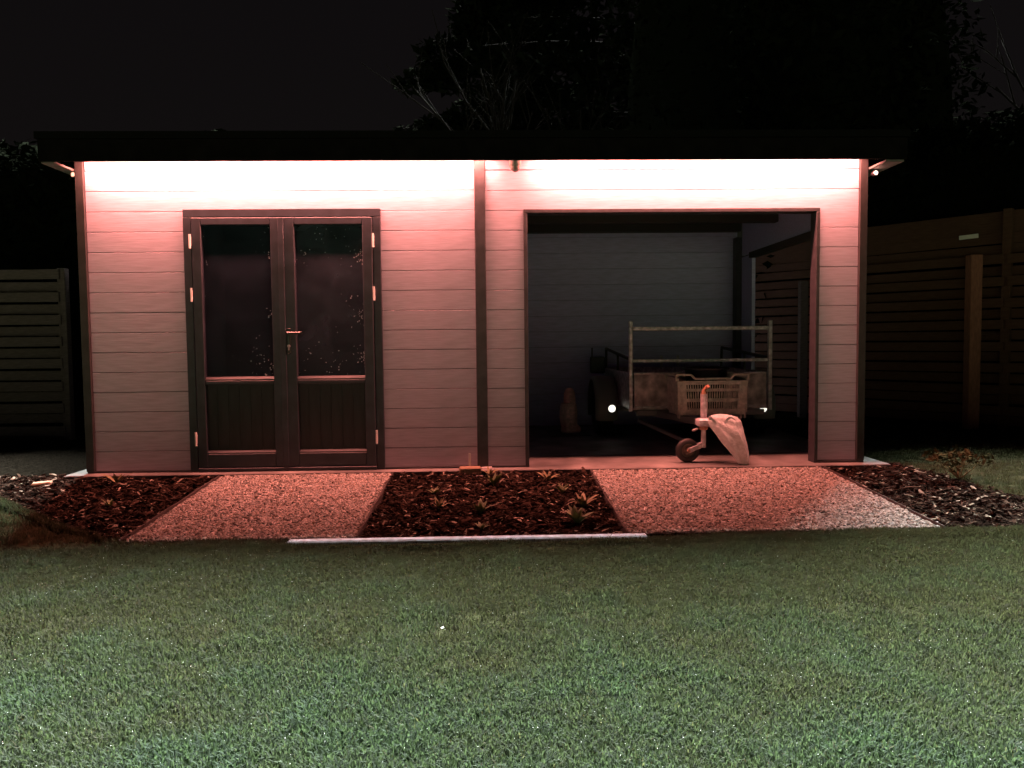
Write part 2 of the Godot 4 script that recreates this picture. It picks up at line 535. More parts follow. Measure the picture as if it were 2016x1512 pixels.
func shed() -> void:
	var slab := begin()
	bx(slab, Vector3(-3.21, -0.14, -3.1), Vector3(3.09, 0.0, 0.115), 0.006)
	tag(obj("concrete_slab", slab, M.concrete), "", "", "", "structure")

	var s := thing("garden_shed", "grey boarded garden shed with dark double door and open bay", "shed")
	# front wall: dark backing with boards proud of it
	var bk := begin()
	bx(bk, Vector3(-3.02, 0.012, -0.07), Vector3(-2.25, 2.40, -0.012))
	bx(bk, Vector3(-0.86, 0.0125, -0.0705), Vector3(0.285, 2.4005, -0.0125))
	bx(bk, Vector3(-2.251, 1.93, -0.0702), Vector3(-0.859, 2.4002, -0.0122))
	bx(bk, Vector3(0.284, 1.96, -0.0702), Vector3(2.54, 2.4002, -0.0122))
	bx(bk, Vector3(2.539, 0.012, -0.07), Vector3(2.88, 2.40, -0.012))
	var fw := obj("front_wall", bk, M.clad_dark, s)
	for k in 16:
		var y0 := 0.016 + k * UNIT + (0.0 if k else 0.0)
		var y1 := y0 + UNIT - 0.0040
		if k == 15: y1 = 2.40
		var w := rng.randf_range(-0.0004, 0.0004)
		if k < 13:
			board_box(fw, -3.02, -2.286, y0, y1, -0.016, 0.002 + w, M.clad)
			board_box(fw, -0.828, -0.104, y0, y1, -0.016, 0.002 - w, M.clad)
			board_box(fw, -0.022, 0.268, y0 - 0.003, y1 - 0.003, -0.016, 0.002 + w, M.clad)
			board_box(fw, 2.558, 2.862, y0 + 0.006, y1 + 0.006, -0.016, 0.002 - w, M.clad)
		else:
			board_box(fw, -3.02, -0.104, y0, y1, -0.016, 0.002 + w, M.clad)
			board_box(fw, -0.022, 2.862, y0 - (0.003 if k < 15 else 0.0), y1 - (0.003 if k < 15 else 0.0), -0.016, 0.002 - w, M.clad)
	part_box(s, "base_trim", Vector3(-3.08, 0.001, -0.06), Vector3(-2.297, 0.014, 0.012), M.trim, 0.002)
	part_box(s, "base_trim", Vector3(-0.817, 0.001, -0.06), Vector3(0.268, 0.014, 0.012), M.trim, 0.002)
	part_box(s, "base_trim", Vector3(2.558, 0.001, -0.06), Vector3(2.925, 0.016, 0.012), M.trim, 0.002)
	part_box(s, "corner_post", Vector3(-3.083, 0.015, -0.09), Vector3(-3.019, 2.40, 0.026), M.post, 0.004)
	part_box(s, "corner_post", Vector3(2.861, 0.017, -0.09), Vector3(2.923, 2.40, 0.026), M.post, 0.004)
	part_box(s, "joint_post", Vector3(-0.105, 0.015, -0.02), Vector3(-0.021, 2.40, 0.03), M.trim, 0.004)

	# side, back and dividing walls
	part_box(s, "side_wall", Vector3(-3.08, 0.001, -3.0), Vector3(-3.0, 2.36, -0.092), M.clad, 0.0)
	part_box(s, "back_wall", Vector3(-3.0, 0.001, -3.0), Vector3(0.26, 2.35, -2.93), M.clad, 0.0)
	part_box(s, "dividing_wall", Vector3(0.20, 0.001, -2.929), Vector3(0.26, 2.37, -0.072), M.inner, 0.0)
	part_box(s, "store_floor", Vector3(-2.99, 0.001, -2.92), Vector3(0.19, 0.012, -0.08), M.screed, 0.0)
	# bay
	var bb := part_box(s, "bay_back_wall", Vector3(0.26, 0.001, -3.0), Vector3(2.92, 2.36, -2.935), M.clad_dark, 0.0)
	var y := 0.012
	var k := 0
	while y < 2.3:
		board_box(bb, 0.262, 2.86, y, minf(y + 0.176, 2.34), -2.934, -2.916 + (0.012 if y < 0.25 else 0.0) + 0.001 * (k % 3), M.inner)
		y += 0.179
		k += 1
	part_box(s, "plinth_board", Vector3(0.262, 0.002, -2.903), Vector3(2.85, 0.30, -2.885), M.inner, 0.004)
	part_box(s, "ceiling_beam", Vector3(0.262, 2.20, -2.90), Vector3(2.86, 2.352, -2.78), M.timber_dark, 0.004)
	part_box(s, "ceiling_beam", Vector3(0.262, 2.13, -1.75), Vector3(2.86, 2.372, -1.65), M.timber_dark, 0.004)
	# side of the bay, open towards the fence
	part_box(s, "bay_post", Vector3(2.80, 0.002, -2.884), Vector3(2.90, 2.13, -2.76), M.trim, 0.004)
	part_box(s, "bay_side_panel", Vector3(2.862, 0.002, -2.759), Vector3(2.90, 1.90, -2.42), M.inner, 0.0)
	part_box(s, "bay_side_panel", Vector3(2.862, 0.002, -0.60), Vector3(2.90, 1.90, -0.091), M.inner, 0.0)
	part_box(s, "bay_side_panel", Vector3(2.864, 1.92, -2.759), Vector3(2.898, 2.40, -0.091), M.inner, 0.0)
	part_box(s, "side_rail", Vector3(2.83, 1.86, -2.43), Vector3(2.91, 1.92, -0.091), M.timber_dark, 0.003)
	part_box(s, "bay_floor", Vector3(0.262, 0.001, -2.884), Vector3(2.90, 0.006, -0.53), M.screed, 0.0)
	# trim round the bay opening
	var ot := begin()
	bx(ot, Vector3(0.268, 0.001, -0.10), Vector3(0.296, 1.951, 0.014), 0.003)
	bx(ot, Vector3(2.530, 0.001, -0.10), Vector3(2.558, 1.951, 0.014), 0.003)
	bx(ot, Vector3(0.268, 1.952, -0.10), Vector3(2.558, 1.981, 0.014), 0.003)
	obj("bay_opening_trim", ot, M.trim, s)

	# eave
	part_box(s, "fascia", Vector3(-3.19, 2.284, 0.28), Vector3(3.075, 2.44, 0.303), M.fascia, 0.004)
	part_box(s, "soffit", Vector3(-3.08, 2.402, -0.08), Vector3(2.92, 2.417, 0.28), M.fascia, 0.0)
	part_box(s, "side_soffit", Vector3(-3.18, 2.276, -3.1), Vector3(-3.086, 2.290, 0.279), M.soffit, 0.0)
	part_box(s, "side_soffit", Vector3(2.926, 2.268, -3.1), Vector3(3.062, 2.282, 0.279), M.soffit, 0.0)
	var rf := begin()
	bar(rf, Vector3(-0.0575, 2.468, 0.31), Vector3(-0.0575, 2.42, -3.15), 6.30, 0.05)
	obj("roof", rf, M.roof, s)
	part_box(s, "ceiling", Vector3(-3.0, 2.375, -2.93), Vector3(2.86, 2.395, -0.09), M.timber_dark, 0.0)
	door(s)

func door(s: Node3D) -> void:
	var fr := begin()
	bx(fr, Vector3(-2.297, 0.002, -0.055), Vector3(-2.236, 1.93, 0.026), 0.004)
	bx(fr, Vector3(-0.877, 0.002, -0.055), Vector3(-0.817, 1.93, 0.026), 0.004)
	bx(fr, Vector3(-2.297, 1.931, -0.055), Vector3(-0.817, 1.992, 0.026), 0.004)
	bx(fr, Vector3(-2.235, 0.002, -0.055), Vector3(-0.878, 0.030, 0.040), 0.004)
	obj("door_frame", fr, M.door, s)
	for side in 2:
		var x0: float = [-2.232, -1.558][side]
		var x1: float = [-1.562, -0.881][side]
		var g0: float = [-2.162, -1.466][side]
		var g1: float = [-1.646, -0.956][side]
		var st := begin()
		var z0 := -0.035
		var z1 := 0.034
		bx(st, Vector3(x0, 0.034, z0), Vector3(g0, 1.927, z1), 0.005)
		bx(st, Vector3(g1, 0.034, z0), Vector3(x1, 1.927, z1), 0.005)
		bx(st, Vector3(g0 - 0.001, 1.872, z0), Vector3(g1 + 0.001, 1.9265, z1 - 0.001), 0.005)
		bx(st, Vector3(g0 - 0.001, 0.668, z0), Vector3(g1 + 0.001, 0.700, z1 - 0.001), 0.005)
		bx(st, Vector3(g0 - 0.001, 0.0345, z0), Vector3(g1 + 0.001, 0.140, z1 - 0.001), 0.005)
		# centre cover strip
		if side == 1: bx(st, Vector3(-1.586, 0.036, z1), Vector3(-1.544, 1.925, z1 + 0.010), 0.003)
		var d := obj("door", st, M.door, s)
		tag(d, ["left leaf of the dark double door, near black glass", "right leaf of the dark double door, hazy glass and handle"][side])
		var gst := begin()
		bx(gst, Vector3(g0 - 0.01, 0.69, -0.012), Vector3(g1 + 0.01, 1.88, -0.006))
		obj("pane", gst, M.glass if side == 0 else M.glass_hazy, d)
		var pst := begin()
		var px := g0 - 0.008
		while px < g1:
			bx(pst, Vector3(px, 0.135, -0.020), Vector3(minf(px + 0.0838, g1 + 0.008), 0.675, 0.004), 0.0012)
			px += 0.0845
		obj("lower_panel", pst, M.panel, d)
		for lo in [[0.700, 0.728, M.timber_dark], [0.140, 0.164, M.timber_dark]]:
			var b := begin()
			# sloped weather bead under the glass
			var a0 := Vector3(g0, lo[0], 0.005); var a1 := Vector3(g1, lo[0], 0.005)
			var h: float = lo[1] - lo[0]
			var poly := [Vector2(0.005, 0), Vector2(0.030, 0), Vector2(0.030, h * 0.35), Vector2(0.005, h)]
			var r0 := []; var r1 := []
			for p in poly:
				r0.append(Vector3(a0.x, lo[0] + p.y, p.x)); r1.append(Vector3(a1.x, lo[0] + p.y, p.x))
			b.set_smooth_group(-1)
			for i in 4: quad(b, r0[i], r1[i], r1[(i + 1) % 4], r0[(i + 1) % 4])
			quad(b, r0[0], r0[1], r0[2], r0[3]); quad(b, r1[3], r1[2], r1[1], r1[0])
			obj("weather_bead", b, M.bead, d) if M.has("bead") else obj("weather_bead", b, M.trim, d)
		var hx: float = [-2.243, -0.873][side]
		for hy in [1.75, 1.35, 0.255]:
			var hs := begin()
			tube(hs, Vector3(hx, hy - 0.052, 0.040), Vector3(hx, hy + 0.052, 0.040), 0.0080, 0.0080, 10)
			bx(hs, Vector3(hx - 0.007, hy - 0.035, 0.025), Vector3(hx + 0.007, hy + 0.035, 0.036), 0.002)
			obj("hinge", hs, M.white, d)
		# beads of water and dirt on the glass, in clusters near the edges
		var where := []
		var cols := []
		var spots: Array = [[[-1.67, 1.66, 0.02, 9], [-1.69, 1.83, 0.03, 8], [-1.76, 0.87, 0.03, 16], [-1.66, 0.79, 0.02, 14], [-2.14, 1.60, 0.01, 3], [-2.0, 1.3, 0.3, 6], [-1.8, 0.73, 0.1, 10], [-1.665, 1.2, 0.012, 8]],
			[[-0.985, 1.64, 0.02, 22], [-1.19, 1.84, 0.06, 16], [-0.985, 1.18, 0.02, 18], [-0.99, 0.87, 0.03, 22], [-1.40, 1.66, 0.02, 6], [-1.02, 1.32, 0.05, 8], [-1.2, 1.2, 0.25, 8], [-1.38, 0.93, 0.012, 5], [-1.15, 0.75, 0.14, 26], [-1.30, 1.84, 0.08, 8]]][side]
		for sp in spots:
			for i in sp[3]:
				var p := Vector3(clampf(sp[0] + rng.randfn(0, sp[2]), g0 + 0.008, g1 - 0.008), 0.735 + fposmod(sp[1] + rng.randfn(0, sp[2] * 1.5) - 0.735, 1.13), -0.0045)
				var r := rng.randf_range(0.0009, 0.0025)
				where.append(Transform3D(Basis().scaled(Vector3(r, r * 1.2, r * 0.6)), p))
				cols.append(Color.WHITE)
		var sp := SphereMesh.new()
		sp.radius = 1; sp.height = 2; sp.radial_segments = 8; sp.rings = 4
		scatter("water_beads", sp, M.drop, where, cols, d)
		if side == 1:
			var hd := begin()
			bx(hd, Vector3(-1.537, 0.90, 0.034), Vector3(-1.509, 1.09, 0.044), 0.004)
			tube(hd, Vector3(-1.523, 1.055, 0.040), Vector3(-1.523, 1.055, 0.085), 0.009, 0.009, 12)
			bar(hd, Vector3(-1.530, 1.055, 0.085), Vector3(-1.412, 1.055, 0.085), 0.020, 0.018, 0.005)
			obj("handle", hd, M.black_gloss, d)
			var lk := begin()
			tube(lk, Vector3(-1.523, 0.957, 0.044), Vector3(-1.523, 0.957, 0.052), 0.011, 0.011, 14)
			bx(lk, Vector3(-1.528, 0.925, 0.044), Vector3(-1.518, 0.957, 0.050), 0.002)
			obj("lock_cylinder", lk, M.steel, d)

func lamps() -> void:
	var glow := mat(lin(1.0, 0.8, 0.7), 0.5)
	glow.emission_enabled = true
	glow.emission = lin(1.0, 0.42, 0.32)
	glow.emission_energy_multiplier = 0.045
	for i in 2:
		var x0: float = [-3.005, 0.365][i]
		var x1: float = [0.015, 2.855][i]
		var lb: String = ["glowing pink LED strip under the eave above the double door", "glowing pink LED strip under the eave above the open bay"][i]
		var t := thing("led_strip", lb, "LED strip", Vector3((x0 + x1) / 2, 2.40, 0.112), 0.0, "LED strips under the eave")
		var l := (x1 - x0) / 2
		var ch := begin()
		bx(ch, Vector3(-l, -0.041, 0.0165), Vector3(l, 0.0, 0.0210), 0.001)
		bx(ch, Vector3(-l, -0.0095, -0.016), Vector3(l, -0.0005, 0.0163))
		obj("channel", ch, M.lip, t)
		var df := begin()
		bx(df, Vector3(-l, -0.0150, -0.0125), Vector3(l, -0.0097, 0.0125))
		obj("diffuser", df, glow, t)
		var a := AreaLight3D.new()
		a.name = "led_light"
		a.area_size = Vector2(2 * l, 0.025)
		a.rotation_degrees.x = -90.0
		a.position = Vector3(0, -0.0165, 0)
		a.light_color = lin(1.0, 0.275, 0.208)
		a.light_energy = 0.080 * 2 * l
		a.area_range = 20.0
		a.area_attenuation = 2.0
		a.shadow_enabled = true
		t.add_child(a, true)
	# spot at the right end of the eave
	var t := thing("eave_spotlight", "tiny lit spotlight on the eave's outer corner post", "spotlight", Vector3(2.966, 2.235, 0.035))
	var st := begin()
	tube(st, Vector3(0, 0.052, 0), Vector3(0, 0.010, 0), 0.004, 0.004, 8)
	bar(st, Vector3(-0.038, 0.045, 0.0), Vector3(0.03, 0.03, 0.0), 0.012, 0.006)
	lathe(st, Vector3(0, 0, -0.028), Vector3(0, 0, 1), [Vector2(0, 0), Vector2(0.017, 0), Vector2(0.019, 0.05), Vector2(0.016, 0.05)], 14)
	obj("housing", st, M.trim, t)
	var ls := begin()
	lathe(ls, Vector3(0, 0, 0.020), Vector3(0, 0, 1), [Vector2(0.0165, 0), Vector2(0.014, 0.004), Vector2(0, 0.006)], 14)
	var gm := mat(lin(1, 0.9, 0.85), 0.4)
	gm.emission_enabled = true
	gm.emission = lin(1.0, 0.75, 0.62)
	gm.emission_energy_multiplier = 0.04
	obj("glowing_lens", ls, gm, t)
	var ol := OmniLight3D.new()
	ol.name = "spot_light"
	ol.position = Vector3(0.0, 0.0, 0.03)
	ol.light_color = lin(1.0, 0.45, 0.35)
	ol.light_energy = 0.00008
	ol.light_size = 0.015
	ol.omni_range = 20.0
	ol.omni_attenuation = 2.0
	ol.shadow_enabled = true
	t.add_child(ol, true)

	var c := thing("dome_camera", "small grey dome camera under the eave between LED strips", "camera", Vector3(0.205, 2.40, 0.10))
	var b := begin()
	lathe(b, Vector3.ZERO, Vector3(0, -1, 0), [Vector2(0, 0), Vector2(0.046, 0), Vector2(0.046, 0.115), Vector2(0.040, 0.118)], 24)
	obj("housing", b, mat(lin(0.28, 0.26, 0.25), 0.5), c)
	var dm := begin()
	var prof := []
	for i in 9: prof.append(Vector2(0.040 * cos(i * PI / 16), 0.118 + 0.040 * sin(i * PI / 16)))
	lathe(dm, Vector3.ZERO, Vector3(0, -1, 0), prof, 24)
	obj("dome", dm, mat(lin(0.20, 0.18, 0.17), 0.25), c)
	var cl := begin()
	bx(cl, Vector3(-3.112, 2.236, 0.0), Vector3(-3.084, 2.270, 0.022), 0.004)
	tube(cl, Vector3(-3.1, 2.24, 0.01), Vector3(-3.1, 2.277, 0.01), 0.003, 0.003, 6)
	tag(obj("cable_clip", cl, M.white), "white cable clip on the shed's corner post below the eave", "clip")

func fence_run(label: String, p: Vector3, q: Vector3, n_bay: int, y0: float, rows: int, pitch: float, cap: int, m: Material, front: float, group_posts: Material) -> Node3D:
	# boards alternate on the two faces of the posts
	var t := thing("garden_fence", label, "fence")
	var d := (q - p).normalized()
	var nrm := Vector3(-d.z, 0, d.x) * front
	var step := (q - p).length() / n_bay
	var ry := atan2(-d.z, d.x)
	for bay in n_bay:
		var c := p + d * (step * (bay + 0.5))
		for r in rows:
			var side := 1.0 if r % 2 == 0 else -1.0
			var hh := pitch * 0.43
			var off := 0.052 * side
			if r >= rows - cap:
				off = 0.06
				hh = pitch * 0.505
			var st := begin()
			var sag := rng.randf_range(-0.004, 0.004)
			cbox(st, Transform3D(Basis(Vector3.UP, ry) * Basis(Vector3.BACK, rng.randf_range(-0.004, 0.004)), c + nrm * off + Vector3(0, y0 + pitch * (r + 0.5) + sag, 0)), Vector3(step / 2 - 0.012 + rng.randf_range(-0.008, 0.008), hh, 0.009), 0.003)
			obj("board", st, m, t)
	for bay in n_bay + 1:
		var st := begin()
		var c := p + d * (step * bay)
		cbox(st, Transform3D(Basis(Vector3.UP, ry), c + Vector3(0, y0 + pitch * rows / 2 - 0.05, 0)), Vector3(0.042, pitch * rows / 2 + 0.06, 0.042), 0.005)
		obj("post", st, m, t)
	return t

func fences() -> void:
	fence_run("weathered slatted fence beyond the shed's left end wall", Vector3(-8.9, 0, -2.55), Vector3(-4.52, 0, -2.42), 2, -0.10, 16, 0.118, 0, M.wood_grey, -1.0, M.wood_grey)
	var p := Vector3(3.2, 0, -5.07)
	var d := Vector3(0.636, 0, 0.772)
	var f := fence_run("brown slatted fence with solid top boards along the side lawn", p, p + d * 7.4, 4, 0.0, 20, 0.1165, 3, M.wood, -1.0, M.wood)
	var st := begin()
	bx(st, Vector3(5.235, -0.16, -2.44), Vector3(5.365, 1.87, -2.33), 0.006)
	tag(obj("post", st, M.wood_brown, f), "reddish brown post standing in front of the boards")
	var st2 := begin()
	bx(st2, Vector3(3.98, -0.16, -3.93), Vector3(4.08, 1.72, -3.84), 0.006)
	obj("post", st2, M.wood_grey, f)
	var pl := begin()
	bar(pl, Vector3(5.20, 2.07, -2.50), Vector3(5.32, 2.075, -2.355), 0.02, 0.045, 0.003)
	tag(obj("marker_plate", pl, M.white), "small white plate high on the brown fence above its post", "plate")
	var sl := begin()
	bx(sl, Vector3(-4.52, -0.08, -2.95), Vector3(-4.32, 0.42, -2.92), 0.004)
	tag(obj("stone_slab", sl, M.concrete), "grey slab standing upright at the weathered fence's end", "slab")

func leaf_cloud(st: SurfaceTool, c: Vector3, r: Vector3, n: int, size: float) -> void:
	st.set_smooth_group(-1)
	for i in n:
		var v := Vector3(rng.randfn(), rng.randfn(), rng.randfn()).normalized() * pow(rng.randf(), 0.4)
		var p := c + v * r
		var b := Basis.from_euler(Vector3(rng.randf() * TAU, rng.randf() * TAU, rng.randf() * TAU))
		var s := size * rng.randf_range(0.6, 1.4)
		tri(st, p - b.x * s, p + b.y * s * 0.4, p + b.x * s)
		tri(st, p + b.x * s, p - b.y * s * 0.4, p - b.x * s)

func conifer(label: String, at: Vector3, h: float, reach: float, low: float, seed_: int) -> void:
	rng.seed = seed_
	var t := thing("conifer_tree", label, "tree", at, 0.0, "")
	var tr := begin()
	tube(tr, Vector3.ZERO, Vector3(0.1, h * 0.55, 0), 0.26, 0.14, 10)
	tube(tr, Vector3(0.1, h * 0.55, 0), Vector3(0, h, 0), 0.14, 0.02, 8)
	var cr := begin()
	var lv := low
	while lv < h:
		var f := 1.0 - (lv - low) / (h - low)
		var len0 := reach * (0.25 + 0.75 * pow(f, 0.7))
		var nb := 6
		for k in nb:
			var a := TAU * (k + rng.randf()) / nb
			var ln := len0 * rng.randf_range(0.6, 1.12)
			var d := Vector3(cos(a), 0, sin(a))
			var y := lv + rng.randf_range(-0.3, 0.3)
			var prev := Vector3(0, y, 0)
			var segs := 7
			for s in segs:
				var u := float(s + 1) / segs
				var nx := d * ln * u + Vector3(0, y + ln * (0.12 * u - 0.34 * u * u + 0.10 * u * u * u), 0)
				tube(tr, prev, nx, 0.05 * (1.0 - u) + 0.012, 0.05 * (1.0 - u) + 0.006, 5, false)
				# hanging sprays along the limb
				if s > 0:
					leaf_cloud(cr, nx + Vector3(0, -0.18, 0), Vector3(0.42, 0.34, 0.42) * (0.7 + 0.5 * (1.0 - u)) , 44, 0.15)
				prev = nx
		lv += rng.randf_range(0.42, 0.75)
	obj("trunk", tr, M.trunk, t)
	obj("crown", cr, M.foliage, t)

func evergreen(label: String, at: Vector3, h: float, w: float, seed_: int, foot := 0.3) -> void:  # columnar trees added to keep the ground beside the bay dark
	rng.seed = seed_
	var t := thing("added_shade_tree", label, "tree", at, 0.0, "columnar evergreens added for shade by the brown fence")
	var tr := begin()
	tube(tr, Vector3.ZERO, Vector3(0, h * 0.8, 0), 0.12, 0.04, 8)
	obj("trunk", tr, M.trunk, t)
	var cr := begin()
	var prof := []
	for k in 13:
		var u := k / 12.0
		prof.append(Vector2(w * 0.8 * pow(sin(PI * clampf(0.22 + 0.78 * u, 0, 1)), 0.6) + 0.001, foot + (h - foot - 0.2) * u))
	lathe(cr, Vector3.ZERO, Vector3.UP, prof, 14)
	cr.set_smooth_group(-1)
	for i in 9000:
		var u := rng.randf()
		var a := rng.randf() * TAU
		var rr := w * pow(sin(PI * clampf(0.22 + 0.78 * u, 0, 1)), 0.6) * rng.randf_range(0.78, 1.08)
		var p := Vector3(cos(a) * rr, foot + (h - foot - 0.05) * u, sin(a) * rr)
		var b := Basis.from_euler(Vector3(rng.randf() * TAU, rng.randf() * TAU, rng.randf() * TAU))
		var q := rng.randf_range(0.04, 0.10)
		quad(cr, p - b.x * q, p + b.y * q * 0.45, p + b.x * q, p - b.y * q * 0.45)
	obj("crown", cr, M.foliage, t)

func limb(st: SurfaceTool, p: Vector3, d: Vector3, ln: float, r: float, depth: int) -> void:
	var q := p + d * ln
	tube(st, p, q, r, r * 0.7, 6, false)
	if depth == 0: return
	for k in (3 if depth > 2 else 2):
		var e := (d + Vector3(rng.randf_range(-0.8, 0.8), rng.randf_range(-0.25, 0.55), rng.randf_range(-0.8, 0.8))).normalized()
		limb(st, p.lerp(q, rng.randf_range(0.6, 1.0)), e, ln * rng.randf_range(0.62, 0.85), r * 0.62, depth - 1)

func bare_tree(label: String, at: Vector3, h: float, seed_: int) -> void:
	rng.seed = seed_
	var t := thing("bare_tree", label, "tree", at)
	var st := begin()
	limb(st, Vector3.ZERO, Vector3(0.03, 1, 0).normalized(), h * 0.33, 0.11, 5)
	obj("trunk", st, M.trunk, t)

func hedge(label: String, lo: Vector3, hi: Vector3, seed_: int, move := Vector3.ZERO, turn := 0.0) -> void:
	rng.seed = seed_
	var t := thing("hedge", label, "hedge", move + Vector3((lo.x + hi.x) / 2, lo.y, (lo.z + hi.z) / 2), -turn)
	var st := begin()
	var r := (hi - lo) / 2
	bx(st, Vector3(-r.x + 0.2, 0, -r.z + 0.2), Vector3(r.x - 0.2, 2 * r.y - 0.35, r.z - 0.2))
	st.set_smooth_group(-1)
	for i in int(5200 * r.x):
		var p := Vector3(rng.randf_range(-r.x, r.x), rng.randf_range(0, 2 * r.y), rng.randf_range(-r.z, r.z))
		if rng.randf() < 0.5: p.y = 2 * r.y - absf(rng.randfn(0, 0.22)) + 0.16 * noise.get_noise_2d(p.x * 50, 3)
		elif rng.randf() < 0.8: p.z = r.z - absf(rng.randfn(0, 0.1))
		var b := Basis.from_euler(Vector3(rng.randf() * TAU, rng.randf() * TAU, rng.randf() * TAU))
		var s := rng.randf_range(0.03, 0.075)
		quad(st, p - b.x * s, p + b.y * s * 0.5, p + b.x * s, p - b.y * s * 0.5)
	obj("foliage", st, M.foliage, t)

func trees() -> void:
	conifer("huge dark conifer towering over the open bay's roof", Vector3(4.7, -0.1, -12.5), 17.0, 6.9, 2.6, 301)
	conifer("lower dark conifer showing above the roof's midpoint", Vector3(0.6, -0.1, -15.5), 12.0, 4.2, 3.0, 302)
	conifer("narrow dense conifer added for shade close behind the open bay and fence corner", Vector3(4.7, -0.1, -7.3), 9.5, 1.6, 0.8, 307)  # added to shade the grass strip right of the shed
	evergreen("dense columnar evergreen added for shade just behind the far end of the brown fence", Vector3(3.8, -0.1, -6.3), 10.5, 2.0, 311)
	evergreen("dense columnar evergreen added for shade behind the brown fence's first bays", Vector3(5.6, -0.1, -5.9), 9.5, 1.7, 312)
	evergreen("slim dark tree added for shade between the shed's bay side and the brown fence", Vector3(3.7, -0.1, -2.5), 7.6, 0.95, 314, 2.8)  # added to shade the path corner, trunk hidden by the bay column
	bare_tree("bare thin tree above the roof beside the lower conifer", Vector3(0.1, -0.1, -11.0), 8.5, 303)
	bare_tree("bare tree behind the brown fence, beyond the neighbour's roof", Vector3(11.6, -0.1, -10.0), 8.0, 304)
	hedge("tall dark hedge behind the weathered slatted fence, extended behind the shed for shade", Vector3(-12, -0.1, -4.4), Vector3(-1.6, 3.4, -3.25), 305)  # stretch behind the shed is unseen, lengthened to shade the left strip
	hedge("tall dark hedge behind the brown slatted fence", Vector3(-3.4, -0.1, -0.55), Vector3(3.4, 3.45, 0.55), 306, Vector3(5.7, 0, -3.2), 0.881)
	rng.seed = 77
	var t := thing("neighbour_outbuilding", "dark flat roofed outbuilding behind the brown fence", "outbuilding", Vector3(12.0, -0.1, -9.0))
	part_box(t, "wall", Vector3(-3.6, 0, -2.5), Vector3(6.0, 4.2, 2.5), M.timber_dark)
	part_box(t, "roof", Vector3(-3.9, 4.21, -2.8), Vector3(6.3, 4.40, 2.8), M.roof)

